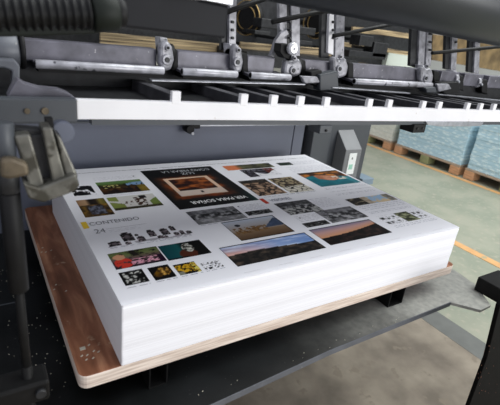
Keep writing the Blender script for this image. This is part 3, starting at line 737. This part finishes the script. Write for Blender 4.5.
# hangers
hang = [
 ('dark grey double hanger strip just right of the box cover', [([(223,5),(228.5,5),(227,50),(221,50)], 'dark', .0), ([(229.5,8),(237,8),(236,46),(229,46)], 'cast', -.01)]),
 ('hanger with a round pale knob and a curved arm', [([(279,14),(287,14),(287,52),(280,52)], 'cast', .0), ([(291,14),(300,14),(300,56),(292,56)], 'cast', .004), ([(287,14),(291,14),(291,50),(287,50)], 'dark', .01)]),
 ('pale slotted hanger left of the longest shaft section', [([(322,12),(330,12),(329,58),(321,58)], 'dark', .0), ([(329.5,36),(334,37),(333.5,55),(328,53)], 'white', -.01), ([(337,24),(345,25),(344,62),(335,62)], 'cast', -.006), ([(330,20),(337,20),(336,36),(330,36)], 'cast', .004)]),
 ('pale hanger right of the longest shaft section', [([(413,28),(420,29),(417,68),(410,66)], 'dark', .0), ([(421,30),(427,31),(424,68),(418,68)], 'cast', -.008), ([(428,31),(433,32),(431,66),(426,66)], 'cast', -.002)]),
 ('slim hanger between the small shaft sections near the right', [([(447,34),(453,35),(450,70),(445,69)], 'dark', .0), ([(453,40),(459,41),(456,72),(451,70)], 'cast', -.008)]),
 ('slim hanger farthest right, nearest the photo edge', [([(471,38),(476,39),(473,73),(468,72)], 'dark', .0), ([(476.5,42),(481,43),(479,74),(474,73)], 'cast', -.008)]),
]
for i, (lab, parts) in enumerate(hang):
    Yh = YS+.045
    c = at(parts[0][0][0][0], 50, 1, Yh)
    t = thing('hanger', lab, 'hanger', (c.x, Yh, .41), 'hangers above the shaft')
    for px, m, dy in parts:
        px = list(px); top = sorted(px, key=lambda q: q[1])[:2]
        px = [(x, y) if (x, y) not in top else (x, y-22) for x, y in px]
        MB().polyY(px, Yh+dy, .012).build('strip', M[m], t, .001)
    for yy in (22, 30, 38):
        x0 = parts[-1][0][0][0]+3
        p = at(x0, yy+(12 if i > 2 else 0), 1, Yh-.012); MB().cyl((p.x, Yh-.016, p.z), (p.x, Yh-.004, p.z), .0035, 12).build('bolt', M['dark'], t)
    if i == 1:
        for k in range(8):
            a = math.radians(100+k*12); 
        arc = [(287,30),(281,33),(276,40),(273,50),(270,56),(274,57),(277,50),(280,43),(285,37),(289,34)]
        MB().polyY(arc, Yh-.02, .012).build('curved_arm', M['cast'], t, .001)
        MB().polyY([(281,44),(290,44),(293,52),(291,60),(284,58),(280,52)], Yh-.06, .03).build('clamp', M['black'], t, .002)
        p = at(294, 49, 1, Yh-.075); o = MB().lathe((p.x, p.y-.002, p.z), (p.x, p.y+.03, p.z), [(0, .010), (.003, .015), (.012, .0155), (.016, .010), (.032, .010)]).build('knob', M['knobw'], t)
        MB().cyl((p.x, p.y-.003, p.z), (p.x, p.y-.0015, p.z), .004, 16).build('knob_cap', M['cast'], o)
# black rods
for i, (a, c, Y, lab) in enumerate((((224, 13), (264, -1), .22, 'short black rod beside the upper box cover'), ((272, 22), (338, 8), .22, 'black rod slanting up to the roller above the pale knob'),
                       ((333, 36), (404, 22), .33, 'black rod slanting above the longest shaft section'), ((432, 53), (508, 46), .26, 'black rod crossing the hangers near the right edge'))):
    A = at(*a, 1, Y); B = at(*c, 1, Y); tag(MB().cyl(A, B+(B-A)*.05, .0055, 12).build('support_rod', M['black']), lab, 'rod', 'black support rods')

# ---------------------------------------------------------------- far side of the machine
rm = thing('rear_machine', 'dark interior frame of the press behind the shaft, plus unseen shading plates', 'machine', (1.6, 2.2, -FZ))
MB().box((-1.50, -.25, -FZ), (-1.44, 1.3, .85)).build('shade_plate', M['dark'], rm, .004)  # unseen plate, added to darken the pile's left side
MB().box((-1.50, .50, .66), (1.15, 1.25, .90)).build('shade_beam', M['dark'], rm, .004)  # unseen beam, added to shade the rear of the pile
MB().box((.2, 1.25, .68), (.5, 2.32, .88)).build('shade_beam_tie', M['dark'], rm, .004)  # ties the added shading beam to the dark frame
MB().box((.1, 2.3, .26), (3.6, 2.5, 1.6)).build('dark_frame', M['dark'], rm)
for x in (.5, 2.7): MB().box((x, 2.32, -FZ), (x+.1, 2.45, .3)).build('post', M['dark'], rm)
for a, c, Y, h in (((100, 40), (330, 60), 2.0, .085), ((240, 46), (322, 52), 1.9, .05), ((343, 44), (425, 56), 2.0, .03), ((300, 56), (430, 76), 1.9, .04), ((352, 29), (425, 38), 2.0, .04)):
    A = at(*a, 1, Y); B = at(*c, 1, Y)
    MB().bar(A, B, .02, h).build('tan_board', M['tan'], rm, .002)
    for P in (A+(B-A)*.2, A+(B-A)*.8): MB().box((P.x-.02, Y+.008, P.z-.015), (P.x+.02, 2.32, P.z+.015)).build('stand_off', M['dark'], rm)
MB().box((1.2, 1.62, .26), (2.1, 2.3, .34)).build('carrier', M['dark'], rm)
for px, py in ((247, 18), (317, 23)):
    p = at(px, py, 1, 1.9); o = MB().cyl(p, p+Vector((.05, .02, 0)), .10, 32).build('drive_wheel', M['black'], rm)
    MB().cyl(p+Vector((.03, 0, 0)), p+Vector((.05, .45, 0)), .02, 16).build('axle', M['dark'], o)
    for rr_ in (.104, .07):
        b = MB(); q = p+Vector((-.008, 0, 0)); b.lathe(q, q+Vector((.05, .02, 0)), [(0, rr_-.004), (0, rr_), (.008, rr_), (.008, rr_-.004), (0, rr_-.004)], 32, False); b.build('gold_rim', M['gold'], o)
ps_ = at(388, 55, 1, 2.25); pe = at(420, 60, 1, 2.25)
MB().box((ps_.x, 2.25, ps_.z-.09), (pe.x+.02, 2.31, ps_.z+.045)).build('pale_green_panel', mat('pale_green_panel', (206, 214, 204), .5, 0, .04, 6), rm)
pt = [at(x, y, 1, 2.2) for x, y in ((433, 34), (505, 46), (505, 72), (470, 66), (432, 60))]
MB().prism(pt, (0, .12, 0)).build('ochre_cover', mat('ochre_cover', (96, 78, 50), .6, 0, .25, 3, stretch=(3, 1, 3), col2=(140, 116, 78)), rm, .002)
for a, c in (((262, 18), (282, 30)), ((255, 30), (270, 36)), ((296, 26), (315, 36)), ((361, 35), (372, 47)), ((375, 42), (386, 58)), ((300, 40), (312, 46)), ((350, 50), (385, 60))):
    A = at(*a, 1, 1.7); B = at(*c, 1, 1.7); MB().box((A.x, 1.7, A.z), (B.x, 1.8, B.z)).build('inner_block', M['dark'], rm, .004)
    MB().box(((A.x+B.x)/2-.01, 1.8, (A.z+B.z)/2-.01), ((A.x+B.x)/2+.01, 2.3, (A.z+B.z)/2+.01)).build('linkage_arm', M['dark'], rm)

# ---------------------------------------------------------------- near left clamp and post
lp_ = thing('guide_post', 'dark vertical post at the left edge with square foot block', 'post', (-.17, -.1, -FZ))
YL = -.10
def c_at(px, py): return at(px, py, 1, YL)
t0 = c_at(9, 190); rr = (c_at(20, 240)-c_at(-2, 240)).length/2; px_ = t0.x
def seg(name, y0, y1, r, m, par=lp_):
    z0 = c_at(9, y0).z; z1 = c_at(9, y1).z
    return MB().cyl((px_, YL, z1), (px_, YL, z0), r).build(name, M[m], par)
seg('sleeve', 192, 292, rr, 'black'); seg('rod', 285, 372, rr*.5, 'blackmetal'); seg('bright_rod', 122, 165, rr*.95, 'frame'); seg('collar', 163, 192, rr*1.02, 'dark')
MB().cyl((px_, YL, -FZ), (px_, YL, c_at(9, 370).z), rr*.6).build('lower_rod', M['blackmetal'], lp_)
A = c_at(-8, 405); B = c_at(47, 372)
MB().box((A.x-.01, YL-.02, B.z-.032), (B.x, YL+.02, B.z+.002)).build('foot_block', M['blackmetal'], lp_, .004)
MB().cyl((B.x-.012, YL-.026, B.z-.014), (B.x-.012, YL-.018, B.z-.014), .007, 16).build('bolt', M['dark'], lp_)
cl = thing('ribbed_clamp', 'worn metal clamp with sloping ribs hanging over the pile\'s rear left corner', 'clamp', tuple(c_at(45, 150)))
YC = -.10
for px, m, y, d in (([(14,136),(30,134),(46,190),(32,196)], 'clamp', -.008, .03), ([(27,136),(44,134),(58,186),(42,190)], 'dark', .006, .02), ([(42,128),(52,127),(68,186),(54,188)], 'clamp', -.010, .03),
                ([(50,136),(58,134),(70,178),(62,180)], 'dark', .004, .02), ([(55,132),(61,138),(78,176),(77,186),(68,186)], 'clamp', -.006, .03),
                ([(23,183),(40,188),(60,180),(76,174),(80,186),(75,192),(44,203),(29,199)], 'clamp', -.016, .03)):
    MB().polyY(px, YC+y, d).build('rib' if px[0][1] < 180 else 'nose', M[m], cl, .0025)
MB().polyY([(0, 133), (18, 128), (42, 130), (60, 134), (62, 142), (0, 148)], YC+.01, .02).build('head', M['dark'], cl, .002)
MB().polyY([(0, 160), (12, 158), (28, 164), (30, 176), (10, 180), (0, 178)], YC-.034, .014).build('side_lug', M['brass'], cl, .004)
b = MB(); b.polyY([(45, 118), (53, 118), (56, 142), (48, 142)], YC+.03, .01); b.build('neck', M['black'], cl, .001)
p = at(62, 132, 1, -.06); MB().cyl((p.x, -.065, p.z), (p.x, -.05, p.z), .0145, 32).build('round_disc', M['panel'], cl)
MB().box((p.x-.03, -.055, p.z-.004), (p.x, -.05, p.z+.004)).build('disc_stem', M['dark'], cl)

# ---------------------------------------------------------------- right post
rp_ = thing('corner_post', 'black corner post in the lower right corner', 'post', tuple(at(480, 400, 1, -.2)))
YR = -.22
q0 = at(461, 405, 1, YR); q1 = at(481, 358, 1, YR); q2 = at(493, 305, 1, YR)
MB().polyY([(467, 412), (487, 358), (500, 306), (510, 292), (560, 292), (540, 412)], YR, .012).build('post_face', M['post'], rp_, .002)
xb = at(465, 412, 1, YR); MB().box((xb.x, YR, -FZ), (xb.x+.10, YR+.012, xb.z)).build('lower_post', M['post'], rp_)
gs = MB()
for k in range(26):
    p = at(random.uniform(478, 500), random.uniform(345, 400), 1, YR-.0006); r = random.uniform(.0004, .0011); gs.box((p.x-r, YR-.001, p.z-r), (p.x+r, YR-.0001, p.z+r))
gs.build('rust_specks', M['rust'], rp_, kind='stuff')
